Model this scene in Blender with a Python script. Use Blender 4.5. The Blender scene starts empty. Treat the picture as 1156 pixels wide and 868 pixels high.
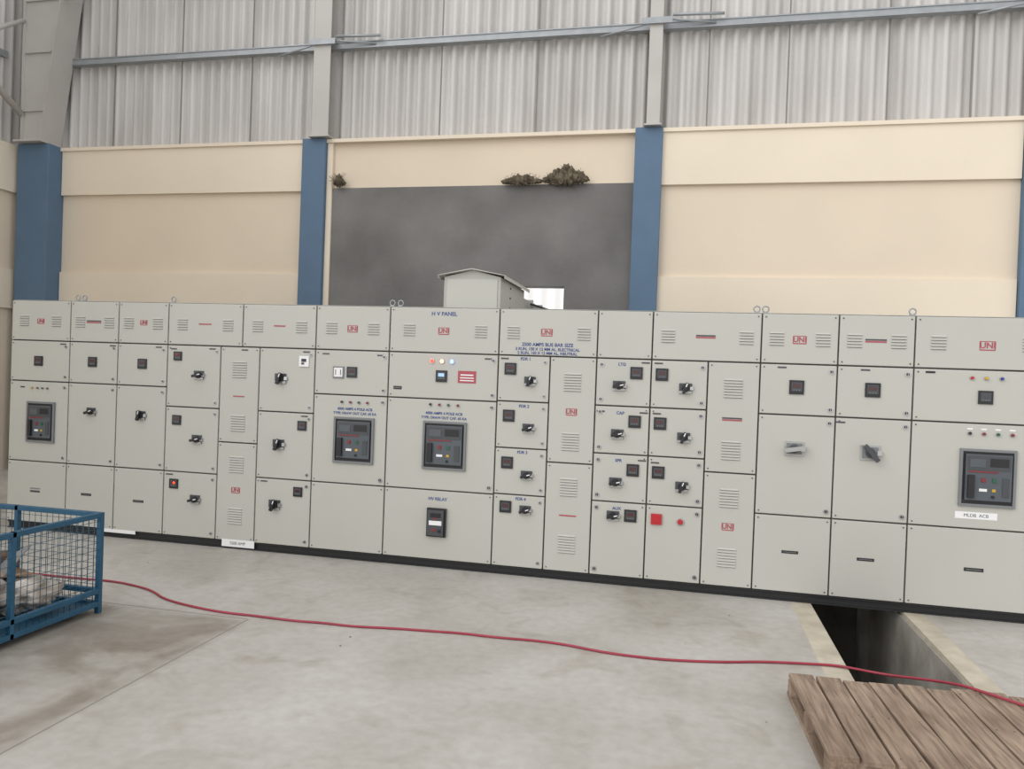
import bpy, bmesh, math, random
from mathutils import Vector, Matrix, noise
random.seed(7)
S=bpy.context.scene
COL=S.collection

# ------------------------------------------------------------ materials
def lin(c):
    return tuple(((v/255)/12.92 if v/255<=0.04045 else ((v/255+0.055)/1.055)**2.4) for v in c)+(1,)
def mat(name,rgb,rough=.5,metal=0,var=0,vscale=3,emit=0,bump=0,bscale=40,alpha=1,trans=0,rgb2=None,stretch=None):
    m=bpy.data.materials.new(name);m.use_nodes=True
    nt=m.node_tree;b=nt.nodes["Principled BSDF"]
    c=lin(rgb);b.inputs["Base Color"].default_value=c
    b.inputs["Roughness"].default_value=rough;b.inputs["Metallic"].default_value=metal
    if trans:b.inputs["Transmission Weight"].default_value=trans
    if alpha<1:b.inputs["Alpha"].default_value=alpha
    if emit:
        b.inputs["Emission Color"].default_value=c;b.inputs["Emission Strength"].default_value=emit
    if var or bump:
        tc=nt.nodes.new("ShaderNodeTexCoord");src=tc.outputs["Object"]
        if stretch:
            mp=nt.nodes.new("ShaderNodeMapping");mp.inputs["Scale"].default_value=stretch
            nt.links.new(src,mp.inputs[0]);src=mp.outputs[0]
    if var:
        n=nt.nodes.new("ShaderNodeTexNoise");n.inputs["Scale"].default_value=vscale;n.inputs["Detail"].default_value=6
        nt.links.new(src,n.inputs["Vector"])
        r=nt.nodes.new("ShaderNodeValToRGB");r.color_ramp.elements[0].position=.3;r.color_ramp.elements[1].position=.7
        d=lin(rgb2) if rgb2 else tuple(x*(1-var) for x in c[:3])+(1,)
        r.color_ramp.elements[0].color=d;r.color_ramp.elements[1].color=c
        nt.links.new(n.outputs[0],r.inputs[0]);nt.links.new(r.outputs[0],b.inputs["Base Color"])
    if bump:
        n2=nt.nodes.new("ShaderNodeTexNoise");n2.inputs["Scale"].default_value=bscale;n2.inputs["Detail"].default_value=5
        nt.links.new(src,n2.inputs["Vector"])
        bp=nt.nodes.new("ShaderNodeBump");bp.inputs["Strength"].default_value=bump;bp.inputs["Distance"].default_value=.02
        nt.links.new(n2.outputs[0],bp.inputs["Height"]);nt.links.new(bp.outputs[0],b.inputs["Normal"])
    return m
M=dict(
 door=mat("panel_paint",(186,185,177),.45,var=.04,vscale=1.2),
 gap=mat("door_gasket",(76,76,72),.8),
 carc=mat("carcass_paint",(174,174,167),.5,var=.05),
 base=mat("base_channel_black",(34,34,35),.6),
 black=mat("black_plastic",(34,34,37),.35),
 dgrey=mat("dark_grey_plastic",(70,72,76),.4),
 mgrey=mat("mid_grey_plastic",(120,122,124),.4),
 screen=mat("meter_screen",(78,50,50),.2),
 chrome=mat("chrome",(190,190,190),.3,metal=.9),
 steel=mat("brushed_steel",(175,175,172),.4,metal=.6),
 red=mat("red_plastic",(180,35,45),.4),
 dred=mat("dull_red_button",(130,44,48),.4),
 logo=mat("logo_red",(168,76,86),.5),
 white=mat("white_label",(232,232,232),.6),
 green=mat("green_plastic",(20,100,60),.4),
 dgreen=mat("dull_green_button",(44,92,70),.4),
 yellow=mat("yellow_plastic",(200,160,40),.4),
 blue=mat("blue_plastic",(40,60,140),.4),
 btext=mat("blue_print",(56,76,132),.6),
 lred=mat("lamp_red_lit",(255,60,40),.3,emit=3),
 lamb=mat("lamp_amber_lit",(255,150,110),.3,emit=4),
 lblue=mat("lamp_blue_lit",(90,130,255),.3,emit=6),
 disp=mat("display_blue",(150,185,225),.3,emit=.5),
 acb=mat("breaker_face",(84,90,96),.4,var=.1),
 cream=mat("cream_paint",(223,208,187),.8,var=.07,vscale=.8,bump=.08,bscale=25),
 cream2=mat("cream_paint_band",(228,215,195),.8,var=.06,vscale=.8,bump=.08,bscale=25),
 bluep=mat("blue_column_paint",(88,113,138),.65,var=.1,vscale=3,bump=.06,bscale=20),
 cement=mat("grey_cement_plaster",(128,126,124),.9,rgb2=(104,102,100),var=.2,vscale=1.1,bump=.25,bscale=14),
 sheet=mat("corrugated_sheet",(206,203,200),.55,rgb2=(180,176,172),var=.2,vscale=1.3,stretch=(1.8,1.8,.3)),
 galv=mat("galvanised_steel",(160,164,167),.45,metal=.3,var=.15,vscale=8),
 seam=mat("sheet_lap_shadow_gap",(128,124,120),.8),
 frame=mat("steel_frame_paint",(188,184,179),.6,var=.1,vscale=2),
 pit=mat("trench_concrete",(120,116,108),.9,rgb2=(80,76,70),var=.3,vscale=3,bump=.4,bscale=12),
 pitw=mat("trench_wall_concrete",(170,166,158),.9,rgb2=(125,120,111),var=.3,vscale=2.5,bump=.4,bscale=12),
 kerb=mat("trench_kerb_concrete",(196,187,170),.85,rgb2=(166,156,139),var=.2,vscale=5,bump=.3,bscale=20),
 cage=mat("cage_blue_paint",(34,84,112),.5,var=.2,vscale=10),
 wire=mat("cage_wire",(42,80,100),.5),
 cable=mat("red_cable_sheath",(160,52,70),.5,var=.25,vscale=4),
 straw=mat("straw_mortar",(124,114,94),.95,rgb2=(74,64,52),var=.4,vscale=14,bump=.8,bscale=30),
 scrap=mat("scrap_brown",(120,98,80),.8,rgb2=(62,50,42),var=.4,vscale=9,bump=.5),
 card=mat("cardboard",(158,130,104),.9,var=.25,vscale=5),
 bag=mat("plastic_bag",(200,194,186),.3,rgb2=(140,128,116),var=.3,vscale=7,bump=.8,bscale=16),
 dust=mat("debris",(128,120,108),.9),
 joint=mat("joint_sealant",(136,131,124),.9),
 outw=mat("outside_cladding",(248,248,248),.7),
)
def wood():
    m=bpy.data.materials.new("pallet_wood");m.use_nodes=True;nt=m.node_tree;b=nt.nodes["Principled BSDF"]
    tc=nt.nodes.new("ShaderNodeTexCoord");mp=nt.nodes.new("ShaderNodeMapping");mp.inputs["Scale"].default_value=(14,1.2,8)
    n=nt.nodes.new("ShaderNodeTexNoise");n.inputs["Scale"].default_value=3;n.inputs["Detail"].default_value=8;n.inputs["Distortion"].default_value=.6
    n3=nt.nodes.new("ShaderNodeTexNoise");n3.inputs["Scale"].default_value=2.2
    r=nt.nodes.new("ShaderNodeValToRGB");e=r.color_ramp.elements
    e[0].position=.3;e[0].color=lin((116,98,83));e[1].position=.7;e[1].color=lin((168,147,128))
    mx=nt.nodes.new("ShaderNodeMix");mx.data_type='RGBA';mx.blend_type='MULTIPLY';mx.inputs[0].default_value=.5
    r2=nt.nodes.new("ShaderNodeValToRGB");r2.color_ramp.elements[0].color=(.55,.5,.45,1);r2.color_ramp.elements[0].position=.35;r2.color_ramp.elements[1].position=.6
    L=nt.links.new
    L(tc.outputs["Object"],mp.inputs[0]);L(mp.outputs[0],n.inputs["Vector"]);L(tc.outputs["Object"],n3.inputs["Vector"])
    L(n.outputs[0],r.inputs[0]);L(n3.outputs[0],r2.inputs[0]);L(r.outputs[0],mx.inputs[6]);L(r2.outputs[0],mx.inputs[7]);L(mx.outputs[2],b.inputs["Base Color"])
    bp=nt.nodes.new("ShaderNodeBump");bp.inputs["Strength"].default_value=.3;bp.inputs["Distance"].default_value=.01
    L(n.outputs[0],bp.inputs["Height"]);L(bp.outputs[0],b.inputs["Normal"]);b.inputs["Roughness"].default_value=.85
    return m
M['wood']=wood()
def floor_mat():
    m=bpy.data.materials.new("floor_concrete");m.use_nodes=True;nt=m.node_tree;b=nt.nodes["Principled BSDF"];L=nt.links.new
    tc=nt.nodes.new("ShaderNodeTexCoord")
    def nz(s,d=6,dist=0):
        n=nt.nodes.new("ShaderNodeTexNoise");n.inputs["Scale"].default_value=s;n.inputs["Detail"].default_value=d;n.inputs["Distortion"].default_value=dist
        L(tc.outputs["Object"],n.inputs["Vector"]);return n
    def ramp(src,p0,c0,p1,c1):
        r=nt.nodes.new("ShaderNodeValToRGB");e=r.color_ramp.elements
        e[0].position=p0;e[0].color=c0;e[1].position=p1;e[1].color=c1;L(src,r.inputs[0]);return r
    a=ramp(nz(.9,8,.5).outputs[0],.32,lin((166,161,153)),.66,lin((188,185,180)))
    fine=ramp(nz(14,8).outputs[0],.3,(.85,.84,.82,1),.65,(1,1,1,1))
    st=ramp(nz(2.0,10,1.6).outputs[0],.54,(1,1,1,1),.76,(.74,.68,.60,1))
    def mul(x,y,f):
        k=nt.nodes.new("ShaderNodeMix");k.data_type='RGBA';k.blend_type='MULTIPLY'
        if isinstance(f,float):k.inputs[0].default_value=f
        else:L(f,k.inputs[0])
        L(x,k.inputs[6])
        if isinstance(y,tuple):k.inputs[7].default_value=y
        else:L(y,k.inputs[7])
        return k.outputs[2]
    c=mul(a.outputs[0],fine.outputs[0],.8);c=mul(c,st.outputs[0],.7)
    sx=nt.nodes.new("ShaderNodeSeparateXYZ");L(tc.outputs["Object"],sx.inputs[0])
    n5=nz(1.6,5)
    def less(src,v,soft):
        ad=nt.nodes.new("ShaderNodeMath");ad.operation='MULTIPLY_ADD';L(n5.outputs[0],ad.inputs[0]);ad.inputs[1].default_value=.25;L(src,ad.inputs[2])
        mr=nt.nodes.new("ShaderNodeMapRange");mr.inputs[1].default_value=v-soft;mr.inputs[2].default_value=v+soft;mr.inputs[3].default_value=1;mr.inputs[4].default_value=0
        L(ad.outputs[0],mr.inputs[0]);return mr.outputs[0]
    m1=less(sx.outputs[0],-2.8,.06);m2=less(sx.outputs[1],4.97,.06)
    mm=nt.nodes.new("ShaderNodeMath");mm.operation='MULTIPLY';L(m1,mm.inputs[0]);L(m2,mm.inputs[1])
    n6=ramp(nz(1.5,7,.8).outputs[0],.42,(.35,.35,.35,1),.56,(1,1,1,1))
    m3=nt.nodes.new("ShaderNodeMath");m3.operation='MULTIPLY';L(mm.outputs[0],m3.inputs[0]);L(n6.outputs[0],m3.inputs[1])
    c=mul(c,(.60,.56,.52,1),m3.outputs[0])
    L(c,b.inputs["Base Color"])
    rr=ramp(nz(1.5,5).outputs[0],.35,(.42,)*3+(1,),.65,(.7,)*3+(1,));L(rr.outputs[0],b.inputs["Roughness"])
    bp=nt.nodes.new("ShaderNodeBump");bp.inputs["Strength"].default_value=.12;bp.inputs["Distance"].default_value=.01
    L(nz(30,6).outputs[0],bp.inputs["Height"]);L(bp.outputs[0],b.inputs["Normal"])
    return m
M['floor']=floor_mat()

# ------------------------------------------------------------ mesh builder
class MB:
    def __init__(s):s.bm=bmesh.new();s.mats=[]
    def mi(s,k):
        if k not in s.mats:s.mats.append(k)
        return s.mats.index(k)
    def _tag(s,n0,k,smooth=False):
        i=s.mi(k);s.bm.faces.ensure_lookup_table()
        for f in s.bm.faces[n0:]:f.material_index=i;f.smooth=smooth
    def box(s,x0,x1,y0,y1,z0,z1,k,rot=None,about=None):
        vs=[(x0,y0,z0),(x1,y0,z0),(x1,y1,z0),(x0,y1,z0),(x0,y0,z1),(x1,y0,z1),(x1,y1,z1),(x0,y1,z1)]
        if rot is not None:
            c=Vector(about or ((x0+x1)/2,(y0+y1)/2,(z0+z1)/2));vs=[c+rot@(Vector(v)-c) for v in vs]
        V=[s.bm.verts.new(v) for v in vs];n0=len(s.bm.faces)
        for f in((0,3,2,1),(4,5,6,7),(0,1,5,4),(1,2,6,5),(2,3,7,6),(3,0,4,7)):s.bm.faces.new([V[i] for i in f])
        s._tag(n0,k)
    def poly(s,pts,k,d=None):
        n0=len(s.bm.faces);A=[s.bm.verts.new(p) for p in pts]
        if d is None:s.bm.faces.new(A)
        else:
            B=[s.bm.verts.new(Vector(p)+Vector(d)) for p in pts]
            s.bm.faces.new(A);s.bm.faces.new(B[::-1]);n=len(A)
            for i in range(n):s.bm.faces.new([A[i],B[i],B[(i+1)%n],A[(i+1)%n]])
        s._tag(n0,k)
    def tube(s,a,b,r,k,seg=12,r2=None):
        a=Vector(a);b=Vector(b);d=(b-a).normalized();u=d.orthogonal().normalized();w=d.cross(u)
        r2=r if r2 is None else r2;n0=len(s.bm.faces)
        A=[];B=[]
        for i in range(seg):
            t=2*math.pi*i/seg;o=u*math.cos(t)+w*math.sin(t);A.append(s.bm.verts.new(a+o*r));B.append(s.bm.verts.new(b+o*r2))
        for i in range(seg):s.bm.faces.new([A[i],A[(i+1)%seg],B[(i+1)%seg],B[i]])
        i=s.mi(k);s.bm.faces.ensure_lookup_table()
        for f in s.bm.faces[n0:]:f.smooth=True
        s.bm.faces.new(A[::-1]);s.bm.faces.new(B);s.bm.faces.ensure_lookup_table()
        for f in s.bm.faces[n0:]:f.material_index=i
    def ring(s,c,R,r,k,nx=(1,0,0),nz=(0,0,1)):
        c=Vector(c);nx=Vector(nx);nz=Vector(nz);ny=nx.cross(nz);n0=len(s.bm.faces);G=[]
        for i in range(16):
            t=2*math.pi*i/16;e=nx*math.cos(t)+nz*math.sin(t)
            G.append([s.bm.verts.new(c+e*(R+r*math.cos(q*math.pi/3))+ny*r*math.sin(q*math.pi/3)) for q in range(6)])
        for i in range(16):
            for q in range(6):s.bm.faces.new([G[i][q],G[(i+1)%16][q],G[(i+1)%16][(q+1)%6],G[i][(q+1)%6]])
        s._tag(n0,k,True)
    def blob(s,c,sc,k,amp=.3,fr=4,sub=3,seed=0):
        n0=len(s.bm.faces);r=bmesh.ops.create_icosphere(s.bm,subdivisions=sub,radius=1)
        for v in r['verts']:
            n=noise.noise(v.co*fr*.5+Vector((seed*7.3,seed,0)))+.5*noise.noise(v.co*fr+Vector((0,seed*3,0)))
            v.co*=1+amp*n;v.co=Vector((v.co.x*sc[0],v.co.y*sc[1],v.co.z*sc[2]))+Vector(c)
        s._tag(n0,k,True)
    def done(s,name,parent=None,bevel=0):
        bmesh.ops.recalc_face_normals(s.bm,faces=s.bm.faces)
        me=bpy.data.meshes.new(name);s.bm.to_mesh(me);s.bm.free()
        for k in s.mats:me.materials.append(M[k])
        o=bpy.data.objects.new(name,me);COL.objects.link(o)
        if bevel:
            b=o.modifiers.new("b","BEVEL");b.width=bevel;b.segments=2;b.limit_method='ANGLE'
        if parent:o.parent=parent
        return o
def empty(name):
    o=bpy.data.objects.new(name,None);COL.objects.link(o);return o
def text(s,x,y,z,size,k,parent,name,bold=0):
    c=bpy.data.curves.new(name,'FONT');c.body=s;c.size=size;c.align_x='CENTER';c.align_y='CENTER';c.extrude=.0006;c.offset=bold
    o=bpy.data.objects.new(name,c);COL.objects.link(o);o.location=(x,y,z);o.rotation_euler=(math.pi/2,0,0);c.materials.append(M[k]);o.parent=parent;return o

# ------------------------------------------------------------ room shell
YW=10.4; XL=-10.46; XR=8.0
TX0,TX1,TY0,TY1=1.08,1.78,2.6,8.2
b=MB()
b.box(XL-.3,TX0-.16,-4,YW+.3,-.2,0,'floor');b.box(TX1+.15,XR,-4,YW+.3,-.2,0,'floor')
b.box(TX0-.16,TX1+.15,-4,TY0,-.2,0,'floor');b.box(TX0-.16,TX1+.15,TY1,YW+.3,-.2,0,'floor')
# cast-in cable trench
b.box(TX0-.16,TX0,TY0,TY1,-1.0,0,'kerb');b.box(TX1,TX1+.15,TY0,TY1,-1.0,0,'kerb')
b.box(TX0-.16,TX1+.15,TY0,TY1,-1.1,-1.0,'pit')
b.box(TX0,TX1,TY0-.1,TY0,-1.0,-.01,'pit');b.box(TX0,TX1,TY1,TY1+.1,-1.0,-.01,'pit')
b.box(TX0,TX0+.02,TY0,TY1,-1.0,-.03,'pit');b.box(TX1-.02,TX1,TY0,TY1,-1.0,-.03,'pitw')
b.done("floor")
b=MB()
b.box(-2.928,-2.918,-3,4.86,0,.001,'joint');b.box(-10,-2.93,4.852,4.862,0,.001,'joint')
b.done("trim_1")

OX0,OX1,OZ0,OZ1=-2.42,-1.65,2.3,3.02
GX0,GX1,GZ=-5.12,-.76,4.41
b=MB()
ZT=5.06
b.box(XL,GX0,YW,YW+.23,0,ZT,'cream');b.box(GX1,XR,YW,YW+.23,0,ZT,'cream');b.box(GX0,GX1,YW,YW+.23,GZ,ZT,'cream')
g0=YW-.03
b.box(GX0,OX0,g0,YW+.23,0,GZ,'cement');b.box(OX1,GX1,g0,YW+.23,0,GZ,'cement')
b.box(OX0,OX1,g0,YW+.23,0,OZ0,'cement');b.box(OX0,OX1,g0,YW+.23,OZ1,GZ,'cement')
for x0,x1 in((-9.75,-5.56),(-.42,3.85),(4.2,XR)):
    b.box(x0,x1,YW-.06,YW,4.37,ZT,'cream2');b.box(x0,x1,YW-.05,YW,2.55,3.16,'cream2')
b.box(XL,XR,YW-.09,YW+.25,ZT,ZT+.05,'cream2')
b.done("wall_back")
b=MB()
b.box(XL-.23,XL,0,YW+.23,0,ZT+.05,'cream')
b.box(XL,XL+.06,0,10.15,4.37,ZT+.05,'cream2');b.box(XL,XL+.05,0,10.15,2.55,3.16,'cream2')
b.done("wall_left")

def corr(name,x0,x1,z0,z1,fx,pitch=.168,amp=.034,m='sheet'):
    bm=bmesh.new();rows=[];N=12
    n=int((x1-x0)/pitch)*N
    xs=[(x0+i*pitch/N,max(-1,min(1,1.25*math.sin(2*math.pi*i/N)))) for i in range(n+1)]
    for z in(z0,z1):
        rows.append([bm.verts.new(fx(x,w*amp-.006*(int((x+50)/1.18)%2),z)) for x,w in xs])
    for i in range(len(xs)-1):
        bm.faces.new([rows[0][i],rows[0][i+1],rows[1][i+1],rows[1][i]]).smooth=True
    me=bpy.data.meshes.new(name);bm.to_mesh(me);bm.free();me.materials.append(M[m])
    o=bpy.data.objects.new(name,me);COL.objects.link(o);return o
corr("wall_back_cladding",XL-.1,XR,ZT,9.4,lambda x,w,z:(x,YW+.13+w,z))
corr("wall_left_cladding",0,YW+.1,ZT,9.4,lambda x,w,z:(XL-.1+w,x,z))
corr("wall_outside",-9,4,0,4.6,lambda x,w,z:(x,YW+9+w,z),.36,.04,'outw')
b=MB()
for x in (-8.95,-7.75,-6.55,-3.55,-2.15,.15,1.15,2.35,3.3,5.2,6.4):
    b.box(x-.009,x+.009,YW+.082,YW+.093,ZT+.05,9.4,'seam')
b.done("trim_2")

for i,(x0,x1,pr) in enumerate(((-10.34,-9.76,.32),(-5.57,-5.2,.12),(-.76,-.40,.12),(3.86,4.22,.12))):
    b=MB()
    b.box(x0,x1,YW-pr,YW,0,5.12,'bluep')
    if i==1:b.box(x1,x1+.09,YW-.06,YW,0,5.1,'cream2')
    b.done("blue_column" if i==0 else "blue_column.%03d"%i,bevel=.012)
def isec(b,x0,x1,y0,y1,z0,z1,k,t=.012):
    b.box(x0,x1,y0,y0+t,z0,z1,k);b.box(x0,x1,y1-t,y1,z0,z1,k);xm=(x0+x1)/2
    b.box(xm-t/2,xm+t/2,y0+t,y1-t,z0,z1,k)
for i,(x0,x1) in enumerate(((-5.41,-5.15),(-.62,-.45),(3.95,4.15))):
    b=MB();isec(b,x0,x1,YW-.16,YW+.06,5.12,9.4,'frame')
    b.box(x0-.03,x1+.03,YW-.2,YW+.08,5.12,5.14,'frame')
    b.done("steel_wall_post" if i==0 else "steel_wall_post.%03d"%i)
b=MB()
y0,y1=YW-.36,YW-.1
b.poly([(-10.2,y0,5.12),(-9.86,y0,5.12),(-9.5,y0,7.6),(-9.25,y0,9.4),(-10.22,y0,9.4)],'frame',(0,.014,0))
b.poly([(-9.86,y0-.06,5.12),(-9.86,y1+.1,5.12),(-9.5,y1+.1,7.6),(-9.5,y0-.06,7.6)],'frame',(.014,0,0))
b.poly([(-9.5,y0-.06,7.6),(-9.5,y1+.1,7.6),(-9.25,y1+.1,9.4),(-9.25,y0-.06,9.4)],'frame',(.014,0,0))
b.poly([(-10.2,y0-.06,5.12),(-10.2,y1+.1,5.12),(-10.22,y1+.1,9.4),(-10.22,y0-.06,9.4)],'frame',(.014,0,0))
b.box(-10.3,-9.8,y0-.1,y1+.12,5.12,5.15,'frame')
for z in(5.6,6.5,7.3):b.box(-10.2,-9.82+(z-5.6)*.12,y0-.03,y0,z,z+.02,'frame')
b.tube((-10.2,y0-.05,5.55),(-10.3,8.3,6.7),.05,'frame')
b.tube((-10.2,y0-.05,7.0),(-10.3,8.6,6.0),.035,'frame')
b.tube((-9.5,y0,7.35),(-6.6,YW-.12,7.75),.05,'frame')
b.done("portal_frame_leg")
def girt(b,x0,x1,z):
    y=YW-.02
    b.box(x0,x1,y,y+.004,z,z+.1,'galv');b.box(x0,x1,y,y+.09,z,z+.004,'galv');b.box(x0,x1,y,y+.09,z+.096,z+.1,'galv')
    b.box(x0,x1,y-.012,y,z+.085,z+.1,'galv');b.box(x0,x1,y-.012,y,z,z+.015,'galv')
b=MB()
girt(b,-9.7,XR,6.43);girt(b,-9.3,XR,8.0)
b.box(XL-.06,XL-.02,0,10,6.43,6.53,'galv');b.box(XL-.06,XL-.02,0,10,8.0,8.1,'galv')
for x in(-5.27,-.53,4.05):
    b.box(x-.2,x+.2,YW-.2,YW-.17,6.44,6.52,'galv')
    b.tube((x-.1,YW-.18,6.45),(x-.75,YW-.03,6.38),.014,'galv');b.tube((x+.1,YW-.18,6.5),(x+.75,YW-.03,6.48),.014,'galv')
    b.tube((x+.2,YW-.15,6.56),(x+.85,YW-.1,6.56),.02,'galv')
b.done("cladding_girts")  # structural cladding girts with post brackets and struts, not trim

# straw / mortar clumps sitting against the wall on the fresh plaster edge
def clump(cx,z,w,h,sd,idx):
    b=MB();yc=YW-.10
    for i in range(9):
        t=(i/8-.5)*w*.95;hh=h*(1-(abs(t/w)*1.6)**1.5)*random.uniform(.7,1.1)
        b.blob((cx+t,yc,z+hh*.3),(w*.11,.045,max(.03,hh*.5)),'straw',.6,6,3,sd+i)
    for i in range(60):
        a=random.uniform(-1,1);px=cx+random.uniform(-.45,.45)*w;pz=z+random.uniform(.1,.5)*h*(1-abs((px-cx)/w))
        b.tube((px,yc-.04,pz),(px+a*.09,yc-.045,pz+random.uniform(-.05,.08)),.0025,'straw',4)
    b.done("straw_mortar_clump"+("" if idx==0 else ".%03d"%idx))
clump(-1.67,4.43,.54,.30,1,0);clump(-2.27,4.42,.5,.17,20,1);clump(-4.97,4.45,.15,.2,40,2)

# ------------------------------------------------------------ bus duct over the panel
b=MB()
def gable(x0,x1,y0,y1,z0,ze,zp,k):
    xm=(x0+x1)/2
    b.poly([(x0,y0,z0),(x1,y0,z0),(x1,y0,ze),(xm,y0,zp),(x0,y0,ze)],k,(0,y1-y0,0))
gable(-2.33,-1.76,7.2,8.3,2.381,2.72,2.79,'carc')
for sx,xa in((1,-1.76),(-1,-2.33)):
    xm=-2.045
    b.poly([(xm,7.15,2.80),(xa+sx*.05,7.15,2.735),(xa+sx*.05,7.15,2.70),(xa+sx*.045,7.15,2.70),(xa+sx*.045,7.15,2.73),(xm,7.15,2.79)],'door',(0,1.2,0))
gable(-2.28,-1.81,8.3,YW+.3,2.42,2.66,2.72,'carc')
for y in(8.35,8.9,9.5,10.1):b.box(-2.31,-1.78,y,y+.04,2.40,2.68,'galv')
b.tube((-1.74,8.6,2.6),(-1.72,YW,2.66),.012,'black');b.tube((-1.72,8.6,2.52),(-1.70,YW,2.56),.012,'black')
for z in(2.45,2.55,2.65):b.box(-1.765,-1.752,7.6,7.62,z,z+.02,'gap')
b.box(-2.3,-1.79,7.192,7.2,2.4,2.7,'door')
b.done("bus_duct_box",bevel=.003)

# ------------------------------------------------------------ switchgear panel
P=empty("switchgear_panel")
F=6.68
ZB=.075;ZH=2.375
b=MB()
b.box(-6.86,2.78,F+.022,7.75,ZB,ZH-.001,'gap')
b.box(-6.86,2.78,F+.03,7.76,ZH-.01,ZH+.004,'carc');b.box(-6.865,-6.855,F+.02,7.76,ZB,ZH,'carc');b.box(2.775,2.785,F+.02,7.76,ZB,ZH,'carc')
b.done("carcass",P)
b=MB()
b.box(-6.85,2.77,F+.03,F+.09,0.001,ZB,'base');b.box(-6.85,2.77,F+.01,F+.03,0.001,.012,'base');b.box(-6.85,2.77,F+.01,F+.03,ZB-.012,ZB,'base');b.box(-6.85,2.77,7.68,7.74,0.001,ZB,'base')
for x in(-6.8,-5.1,-3.4,-1.63,0,.9,1.9,2.7):b.box(x,x+.05,F+.09,7.68,0.001,ZB,'base')
b.done("base_frame",P)
sec={'A':(-6.86,-6.14),'B':(-6.14,-5.57),'C':(-5.57,-5.0),'D':(-5.0,-4.41),'E':(-4.41,-3.99),'F':(-3.99,-3.41),'G':(-3.41,-2.67),'H':(-2.67,-1.63),'I':(-1.63,-1.16),'J':(-1.16,-.75),'K':(-.75,-.28),'L':(-.28,.19),'M':(.19,.61),'N':(.61,1.21),'O':(1.21,1.78),'P':(1.78,2.78)}
T=1.96
rows={}
for k in'ABCGHNOP':rows[k]=[T,1.54,.71,ZB]
for k in'DF':rows[k]=[T,1.35,.71,ZB]
for k in'EMJ':rows[k]=[T,1.03,ZB]
for k in'IKL':rows[k]=[T,1.55,1.135,.72,ZB]
doors=[]
for k,(x0,x1) in sec.items():
    r=rows[k]
    for i in range(len(r)-1):doors.append((k,i,x0,x1,r[i+1],r[i]))
topx=[-6.86,-6.14,-5.57,-5.0,-4.18,-3.41,-2.67,-1.63,-.75,-.28,.61,1.21,1.78,2.78]
for i in range(len(topx)-1):doors.append(('T',i,topx[i],topx[i+1],T,ZH))
b=MB();g=.006
for k,i,x0,x1,z0,z1 in doors:b.box(x0+g,x1-g,F,F+.03,z0+g,z1-g,'door')
b.done("doors",P,bevel=.005)
b=MB()
def lock(x,z,r=.015):
    b.tube((x,F+.002,z),(x,F-.008,z),r,'chrome',14);b.tube((x,F-.006,z),(x,F-.012,z),r*.62,'black',10)
    b.box(x-.002,x+.002,F-.014,F-.011,z-r*.5,z+r*.5,'chrome')
def screw(x,z):b.tube((x,F+.002,z),(x,F-.004,z),.006,'dgrey',8)
for k,i,x0,x1,z0,z1 in doors:
    if k=='T' or k in'EJM' or (k in'ABCGHNOP' and i==2):
        for sx in(x0+.03,x1-.03):
            for sz in(z0+.03,z1-.03):screw(sx,sz)
        continue
    side=x0+.045 if k=='K' else x1-.045
    r=.02 if k in'GHNOPKL' else .015
    dz=.055
    lock(side,z0+dz,r);lock(side,z1-dz,r)
    o=x1-.03 if k=='K' else x0+.03
    screw(o,z0+.03);screw(o,z1-.03)
b.done("door_locks",P)
b=MB()
def vent(x,z,w,n,dz=.024):
    for j in range(n):
        zz=z+(j-(n-1)/2)*dz
        b.poly([(x-w/2,F,zz+.008),(x-w/2,F-.009,zz-.004),(x-w/2,F,zz-.006)],'door',(w,0,0))
        b.box(x-w/2,x+w/2,F-.0015,F,zz-.010,zz-.006,'mgrey')
for x in(-6.7,-6.31,-6.02,-5.68,-5.45,-5.12,-4.84,-4.34,-4.02,-3.56,-3.25,-2.83,-2.48,-1.80,-1.5,-.87,-.15,.49,.73,1.09,1.33,1.66,1.95,2.6):
    vent(x,2.165,.11,5)
for x in (-4.20,-.955,.40):
    for z in(1.74,1.22,.82,.32):vent(x,z,.15,7)
b.done("louvres",P)
b=MB()
def meter(x,z,s=.1,scr='screen'):
    b.box(x-s/2,x+s/2,F-.012,F,z-s/2,z+s/2,'black')
    q=s*.36;b.box(x-q,x+q,F-.014,F-.012,z-q*.8,z+q,'dgrey');b.box(x-q*.75,x+q*.75,F-.0155,F-.014,z-q*.1,z+q*.7,scr)
    for t in(-.5,0,.5):b.box(x+t*q-.004,x+t*q+.004,F-.0155,F-.014,z-q*.65,z-q*.45,'mgrey')
def switch(x,z,s=1,ang=20,wd=.095):
    s*=1.12
    b.box(x-wd/2*s,x+wd/2*s,F-.01,F,z-.038*s,z+.038*s,'dgrey')
    b.box(x-wd*.5*s,x+wd*.5*s,F-.014,F-.01,z-.038*s,z-.02*s,'steel')
    b.tube((x,F-.01,z),(x,F-.032,z),.03*s,'black',18,.026*s)
    R=Matrix.Rotation(math.radians(ang),3,'Y')
    b.box(x-.011*s,x+.011*s,F-.058,F-.03,z-.045*s,z+.045*s,'black',R)
    b.box(x-.004*s,x+.004*s,F-.060,F-.058,z+.012*s,z+.04*s,'white',R,(x,F-.045,z))
    b.box(x+wd*.35*s,x+wd*.62*s,F-.02,F,z-.012*s,z+.014*s,'chrome')
def lamp(x,z,k,r=.011):
    b.tube((x,F,z),(x,F-.008,z),r*1.35,'steel' if k[0]!='l' else 'chrome',14)
    b.tube((x,F-.006,z),(x,F-.022,z),r,k,14,r*.75)
def plate(x,z,w,h,k='black',y=.003):b.box(x-w/2,x+w/2,F-y,F,z-h/2,z+h/2,k)
def dark(x,z,w,h):
    plate(x,z,w,h,'black');plate(x,z,w*.8,h*.2,'mgrey',.0036)
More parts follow.
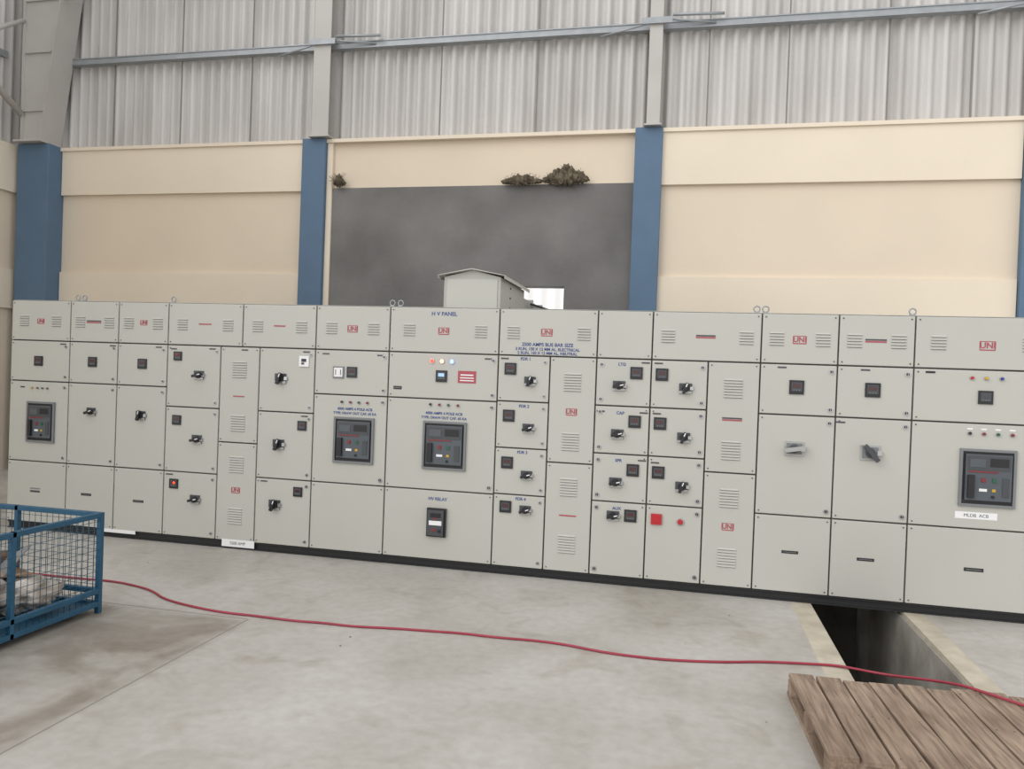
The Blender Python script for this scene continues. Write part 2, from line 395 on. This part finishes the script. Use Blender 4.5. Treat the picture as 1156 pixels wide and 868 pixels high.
meter(-6.51,1.75);meter(-5.86,1.76);meter(-5.28,1.76)
switch(-5.86,1.255,.95,70);switch(-5.28,1.245,1,15)
plate(-6.51,.40,.12,.02,'dgrey');plate(-6.51,.43,.12,.012,'mgrey');dark(-5.89,.41,.12,.024);dark(-5.28,.385,.12,.024)
meter(-4.88,1.85,.088);lamp(-4.88,1.865,'red',.012)
for z in(1.67,1.04,.45):switch(-4.64,z,1,75)
meter(-4.87,1.22,.095);meter(-4.88,.59,.095);lamp(-4.87,.60,'lred',.013)
plate(-3.52,1.84,.10,.10,'white',.012);plate(-3.52,1.85,.05,.03,'black',.014);plate(-3.53,1.82,.03,.02,'dgrey',.014)
meter(-3.52,1.23,.09);meter(-3.54,.60,.09)
for z,x in((1.67,-3.76),(1.04,-3.76),(.46,-3.78)):switch(x,z,1.1,20)
plate(-3.165,1.75,.11,.11,'mgrey',.01);plate(-3.165,1.75,.085,.085,'white',.014);plate(-3.19,1.75,.008,.05,'dgrey',.015);plate(-3.14,1.75,.008,.05,'dgrey',.015)
meter(-3.03,1.755)
for x,k in((-3.12,'black'),(-3.035,'dred'),(-2.95,'dgreen'),(-2.865,'dred')):lamp(x,1.475,k,.012)
for x,k in((-2.25,'lred'),(-2.155,'lamb'),(-2.06,'lblue')):lamp(x,1.885,k,.017)
meter(-2.155,1.75,.105,'disp');plate(-1.915,1.75,.17,.11,'logo');plate(-1.915,1.768,.12,.012,'white',.004);plate(-1.915,1.742,.13,.010,'white',.004);plate(-1.915,1.718,.13,.010,'white',.004)
dark(-2.575,1.63,.08,.03)
for x,k in((-2.25,'black'),(-2.165,'dred'),(-2.08,'dgreen'),(-1.99,'dred')):lamp(x,1.49,k,.012)
for x,k in((-6.58,'yellow'),(-6.51,'dred'),(-6.45,'dgreen'),(-6.39,'dred')):lamp(x,1.47,k,.009)
plate(-6.7,1.475,.05,.012)
for j in range(4):
    z=1.84-.418*j
    if j==3:z=.61
    meter(-1.515,z,.105);switch(-1.335,z-.105 if j<3 else z-.02,.95,70 if j else 20)
    if j<3:meter(-.405,z,.105);switch(-.55,z-.115,1,75)
    else:meter(-.41,z,.105);switch(-.56,z-.01,1,75)
    if j<3:meter(-.19,z-.005,.105);switch(.01,z-.115,1,20)
b.box(-.235,-.145,F-.02,F,.555,.645,'red');b.box(-.215,-.165,F-.024,F-.02,.575,.625,'red')
lamp(.01,.59,'red',.025)
meter(.90,1.77,.115);meter(1.48,1.77,.115)
for x,a in((.90,80),(1.48,-40)):
    z=1.265
    b.box(x-.075,x+.075,F-.012,F,z-.06,z+.06,'steel');b.box(x-.06,x+.06,F-.02,F-.012,z-.045,z+.045,'mgrey')
    b.tube((x,F-.02,z),(x,F-.05,z),.038,'dgrey',18,.033)
    b.box(x-.017,x+.017,F-.08,F-.045,z-.08,z+.08,'dgrey' if a<0 else 'steel',Matrix.Rotation(math.radians(a),3,'Y'))
    b.box(x+.05,x+.085,F-.03,F,z-.02,z+.02,'chrome')
dark(.90,.41,.13,.024);dark(1.48,.40,.13,.024)
for x,k in((2.2,'red'),(2.3,'yellow'),(2.41,'blue')):lamp(x,1.895,k,.013)
meter(2.30,1.745,.105,'dgrey')
for x,k in((2.2,'black'),(2.3,'dred'),(2.4,'dgreen'),(2.5,'dred')):lamp(x,1.46,k,.013);plate(x,1.495,.04,.012,'white')
plate(2.27,.815,.30,.055,'white',.002);dark(2.27,.39,.14,.028)
plate(1.9,1.93,.07,.016)
for x,z in((-4.93,1.92),(-4.5,1.93),(-3.5,1.93),(-3.5,1.32),(-3.9,.68),(-4.93,.68),(-6.22,1.93),(-5.63,1.93),(-5.1,1.93),(-3.3,1.92),(-2.75,1.92),(-1.72,1.92),(-1.57,1.93),(-.33,1.93),(-.22,1.93),(-.22,1.5),(-.22,1.08),(-.33,1.5),(-.33,1.09),(.78,1.93),(1.42,1.93),(-4.15,1.93),(-.7,1.5),(1.25,1.5)):
    plate(x,z,.07,.013,'dgrey')
def acb(x,z,w,h):
    x0,x1,z0,z1=x-w/2,x+w/2,z-h/2,z+h/2;f=.02
    b.box(x0,x1,F-.02,F,z0,z0+f,'mgrey');b.box(x0,x1,F-.02,F,z1-f,z1,'mgrey');b.box(x0,x0+f,F-.02,F,z0+f,z1-f,'mgrey');b.box(x1-f,x1,F-.02,F,z0+f,z1-f,'mgrey')
    b.box(x0+f,x1-f,F-.006,F,z0+f,z1-f,'black')
    a0,a1,c0,c1=x0+f+.02,x1-f-.014,z0+f+.03,z1-f-.02;W=a1-a0;Hh=c1-c0
    b.box(a0,a1,F-.03,F-.006,c0,c1,'acb')
    b.box(a0+.03*W,a1-.03*W,F-.034,F-.03,c0+.66*Hh,c1-.03*Hh,'dgrey')
    b.box(a0+.05*W,a0+.7*W,F-.036,F-.034,c0+.61*Hh,c0+.64*Hh,'dred')
    b.box(a0+.08*W,a0+.42*W,F-.038,F-.034,c0+.72*Hh,c0+.9*Hh,'acb')
    b.box(a0+.52*W,a1-.08*W,F-.037,F-.034,c0+.74*Hh,c0+.92*Hh,'black')
    b.box(a0+.04*W,a0+.18*W,F-.055,F-.03,c0+.05*Hh,c0+.55*Hh,'black')
    b.box(a0+.34*W,a0+.43*W,F-.038,F-.03,c0+.40*Hh,c0+.49*Hh,'dred');b.box(a0+.58*W,a0+.67*W,F-.038,F-.03,c0+.40*Hh,c0+.49*Hh,'dgreen')
    b.box(a0+.3*W,a0+.47*W,F-.034,F-.03,c0+.2*Hh,c0+.26*Hh,'white');b.box(a0+.58*W,a0+.66*W,F-.034,F-.03,c0+.2*Hh,c0+.26*Hh,'yellow')
    b.box(a0+.80*W,a0+.94*W,F-.036,F-.03,c0+.1*Hh,c0+.5*Hh,'dgrey')
    b.tube((a0+.6*W,F-.03,c0+.09*Hh),(a0+.6*W,F-.04,c0+.09*Hh),.012,'black')
acb(-6.46,1.12,.34,.42);acb(-2.99,1.12,.40,.43);acb(-2.105,1.12,.41,.44);acb(2.335,1.115,.40,.45)
x,z=-2.15,.42
b.box(x-.09,x+.09,F-.03,F,z-.13,z+.13,'black');b.box(x-.075,x+.075,F-.05,F-.03,z-.115,z+.115,'dgrey')
b.box(x-.06,x+.06,F-.053,F-.05,z-.02,z+.02,'white');b.box(x-.05,x+.05,F-.053,F-.05,z+.05,z+.09,'black');b.box(x-.03,x+.0,F-.053,F-.05,z-.08,z-.05,'dred')
b.tube((x+.04,F-.05,z-.07),(x+.04,F-.062,z-.07),.014,'black');b.box(x-.01,x+.01,F-.056,F-.05,z+.035,z+.045,'red')
for x,z,w in((-5.86,2.165,.17),(-4.2,1.48,.12),(-.955,.57,.15),(.40,1.48,.16),(.16,2.165,.16),(1.49,2.165,.16),(-4.59,2.17,.14),(-3.79,2.17,.12)):
    if w>.15:plate(x,z+.010,w,.012,'dgrey');plate(x,z-.006,w,.012,'logo')
    else:plate(x,z,w,.012,'logo')
b.box(-4.33,-3.98,F-.004,F-.001,.02,.09,'white');b.box(-5.75,-5.3,F-.004,F-.001,.05,.085,'white')
b.done("instruments",P,bevel=.0015)
b=MB()
for x in(-6.12,-6.04,-5.0,-2.68,-2.6,.57,.64,1.77):
    b.box(x-.02,x+.02,F+.05,F+.09,ZH,ZH+.012,'galv');b.ring((x,F+.07,ZH+.038),.025,.006,'galv')
b.done("lifting_eyes",P)
y=F-.001
LG=((-6.5,2.16,.048),(-5.28,2.17,.045),(-3.04,2.16,.058),(-2.15,2.16,.058),(-1.2,2.17,.058),(.91,2.16,.06),(2.3,2.15,.065),(-4.2,.57,.052),(-.955,1.48,.055),(.40,.58,.055))
for x,z,s in LG:
    text("UNI",x,y-.0015,z,s,'logo',P,"logo",.0012)
bb=MB()
for x,z,s in LG:
    w=s*.85
    bb.box(x-w,x+w,F-.001,F,z-s*.60,z-s*.45,'logo');bb.box(x-w,x+w,F-.001,F,z+s*.45,z+s*.55,'logo')
    for q in(-1,1):bb.box(x+q*w-.003,x+q*w+.003,F-.001,F,z-s*.5,z+s*.5,'logo')
bb.done("logo_frames",P)
text("H V PANEL",-2.15,y,2.315,.05,'btext',P,"title",.001)
text("2500 AMPS BUS BAR SIZE",-1.19,y,2.06,.042,'btext',P,"print_1",.001)
text("3 RUN, 150 X 12 MM AL. ELECTRICAL",-1.19,y,2.02,.035,'btext',P,"print_2",.001)
text("2 RUN, 150 X 12 MM AL. NEUTRAL",-1.19,y,1.985,.035,'btext',P,"print_3",.001)
for i,(x) in enumerate((-2.99,-2.12)):
    text("4000 AMPS 4 POLE ACB",x,y,1.41,.034,'btext',P,"print_acb_a",.001);text("TYPE: DRAW OUT CAP. 65 KA",x,y,1.37,.032,'btext',P,"print_acb_b",.001)
text("HV RELAY",-2.15,y,.63,.04,'btext',P,"print_relay",.001)
for j,z in enumerate((1.93,1.51,1.10,.685)):
    text("FDR %d"%(j+1),-1.38,y,z,.036,'btext',P,"print_fdr",.001)
    text(("LTG","CAP","SPR","AUX")[j],-.53,y,z-.02,.036,'btext',P,"print_out",.001)
text("MLDB  ACB",2.27,F-.0025,.815,.035,'dgrey',P,"print_tag",0)
text("2500 AMP",-4.16,F-.0045,.055,.04,'dgrey',P,"print_tag2",0)

# ------------------------------------------------------------ red cable
cu=bpy.data.curves.new("red_power_cable",'CURVE');cu.dimensions='3D';cu.bevel_depth=.008;cu.bevel_resolution=3
pts=[(-6.2,5.15,.009),(-5.5,5.3,.009),(-4.83,5.29,.009),(-4.41,5.33,.009),(-4.15,5.27,.009),(-3.95,5.20,.009),(-3.75,5.05,.009),(-3.45,4.96,.009),(-3.16,4.91,.009),(-2.9,4.92,.009),(-2.61,4.905,.009),(-2.4,4.935,.009),(-2.16,4.93,.009),(-1.9,4.985,.009),(-1.67,5.01,.009),(-1.4,5.045,.009),(-1.18,5.035,.009),(-.9,5.065,.009),(-.69,5.05,.009),(-.5,5.0,.009),(-.34,4.98,.009),(-.1,4.975,.009),(.11,5.01,.009),(.35,5.07,.009),(.55,5.15,.009),(.94,5.22,.011),(1.06,5.22,.011),(1.28,5.14,.015),(1.45,4.98,.07),(1.58,4.80,.125),(1.66,4.70,.136),(1.82,4.56,.134),(1.92,4.47,.134),(2.0,4.40,.13),(2.12,4.3,.03),(2.3,4.25,.009),(3.0,4.1,.009)]
sp=cu.splines.new('NURBS');sp.points.add(len(pts)-1)
for p,q in zip(sp.points,pts):p.co=(*q,1)
sp.use_endpoint_u=True;sp.order_u=3
o=bpy.data.objects.new("red_power_cable",cu);COL.objects.link(o);cu.materials.append(M['cable'])

# ------------------------------------------------------------ pallet
b=MB();n=9;Lx=1.3;Ly=1.0;w=Lx/n
for i in range(n):
    x0=-Lx/2+i*w
    R=Matrix.Rotation(math.radians(random.uniform(-.9,.9)),3,'Z')
    e=random.uniform(-.02,.02)
    b.box(x0+.006,x0+w-.008,-Ly/2+e,Ly/2+e+random.uniform(-.01,.01),.1,.122+random.uniform(-.002,.002),'wood',R)
    for yy in(-Ly/2+.06,0,Ly/2-.06):
        for xx in(.03,w-.035):b.tube((x0+xx,yy,.121),(x0+xx,yy,.1245),.004,'gap',6)
for yy in(-Ly/2+.02,-.04,Ly/2-.1):b.box(-Lx/2,Lx/2,yy,yy+.08,.022,.1,'wood')
for k in range(4):
    x0=-Lx/2+k*(Lx-.1)/3;b.box(x0,x0+.1,-Ly/2,Ly/2,0,.022,'wood')
o=b.done("wooden_pallet",bevel=.003);o.location=(1.32,4.20,.001);o.rotation_euler=(0,0,math.radians(3))

# ------------------------------------------------------------ blue wire cage trolley
C=empty("wire_mesh_cage")
cx0,cx1,cy0,cy1=-5.35,-3.95,3.2,4.66;z0,z1=.05,.71
b=MB();t=.035
for x in(cx0,cx1-t):
    for yy in(cy0,cy1-t):b.box(x,x+t,yy,yy+t,0.001,z1,'cage')
for z in(z0,z1-t,z0+.09):
    b.box(cx0+t,cx1-t,cy0,cy0+t,z,z+t,'cage');b.box(cx0+t,cx1-t,cy1-t,cy1,z,z+t,'cage')
    b.box(cx0,cx0+t,cy0+t,cy1-t,z,z+t,'cage');b.box(cx1-t,cx1,cy0+t,cy1-t,z,z+t,'cage')
b.box(cx1-t,cx1,3.9,3.93,z0,z1,'cage');b.box(-4.68,-4.65,cy1-t,cy1,z0,z1,'cage')
b.box(cx0+.02,cx1-.02,cy0+.02,cy1-.02,z0+.005,z0+.015,'cage')
b.done("frame",C,bevel=.003)
b=MB();r=.002
yy=cy0+t
while yy<cy1-t:
    for x in(cx0+t/2,cx1-t/2):b.tube((x,yy,z0),(x,yy,z1-.01),r,'wire',4)
    yy+=.05
x=cx0+t
while x<cx1-t:
    for y2 in(cy0+t/2,cy1-t/2):b.tube((x,y2,z0),(x,y2,z1-.01),r,'wire',4)
    x+=.05
z=z0+.05
while z<z1-.03:
    for x in(cx0+t/2,cx1-t/2):b.tube((x,cy0,z),(x,cy1,z),r,'wire',4)
    for y2 in(cy0+t/2,cy1-t/2):b.tube((cx0,y2,z),(cx1,y2,z),r,'wire',4)
    z+=.05
b.done("mesh_wires",C)
b=MB()
for i,(x,yy,z,sx,sy,sz,k) in enumerate(((-4.28,4.3,.19,.2,.22,.10,'bag'),(-4.43,3.95,.24,.25,.28,.13,'bag'),(-4.25,3.65,.2,.2,.25,.11,'scrap'),(-4.75,4.35,.29,.26,.22,.17,'scrap'),(-5.0,3.9,.32,.25,.3,.2,'scrap'),(-4.4,3.42,.18,.22,.18,.1,'bag'))):
    b.blob((x,yy,z),(sx,sy,sz),k,.45,5,4,i*3)
for i in range(16):
    x=-4.6+random.uniform(-.32,.35);yy=4.05+random.uniform(-.5,.33)
    R=Matrix.Rotation(random.uniform(-.9,.9),3,'Z')@Matrix.Rotation(random.uniform(-.5,.5),3,'X')@Matrix.Rotation(random.uniform(-.5,.5),3,'Y')
    z=.38+random.uniform(-.05,.09)
    b.box(x-.09,x+.09,yy-.17,yy+.17,z,z+.007,random.choice(['card','scrap','card','mgrey']),R)
b.done("scrap_contents",C)

# small debris on floor
b=MB()
for i in range(26):
    x=random.uniform(-6,4);yy=random.uniform(3.2,6.6)
    if 0.5<x<2.1:continue
    if x<-3.9 and yy<4.8:continue
    s=random.uniform(.003,.007);b.blob((x,yy,s*.6),(s,s*random.uniform(.6,1.6),s*.6),'dust',.4,3,1,i)
b.done("floor_debris")

# ------------------------------------------------------------ light
w=bpy.data.worlds.new("World");S.world=w;w.use_nodes=True
nt=w.node_tree;bg=nt.nodes["Background"];bg.inputs[0].default_value=(.985,.985,.985,1);bg.inputs[1].default_value=1.15
def sun(name,rot,e,ang,c=(1,1,1)):
    l=bpy.data.lights.new(name,'SUN');l.energy=e;l.angle=math.radians(ang);l.color=c
    o=bpy.data.objects.new(name,l);COL.objects.link(o);o.rotation_euler=[math.radians(a) for a in rot];return o
sun("overcast_daylight",(62,0,-42),1.35,50)

# ------------------------------------------------------------ camera
th,pi_,r=0.22042,-0.01127,0.0372
Fw=Vector((-math.sin(th)*math.cos(pi_),math.cos(th)*math.cos(pi_),math.sin(pi_)))
Rt=Vector((math.cos(th),math.sin(th),0));U=Rt.cross(Fw)
R2=Rt*math.cos(r)+U*math.sin(r);U2=-Rt*math.sin(r)+U*math.cos(r)
cam=bpy.data.cameras.new("camera");co=bpy.data.objects.new("camera",cam);COL.objects.link(co)
mx=Matrix((R2,U2,-Fw)).transposed().to_4x4();mx.translation=(0,0,1.777);co.matrix_world=mx
cam.sensor_width=36;cam.sensor_fit='HORIZONTAL';cam.lens=868/1156*36;cam.clip_end=200
S.camera=co
S.view_settings.view_transform='Standard'
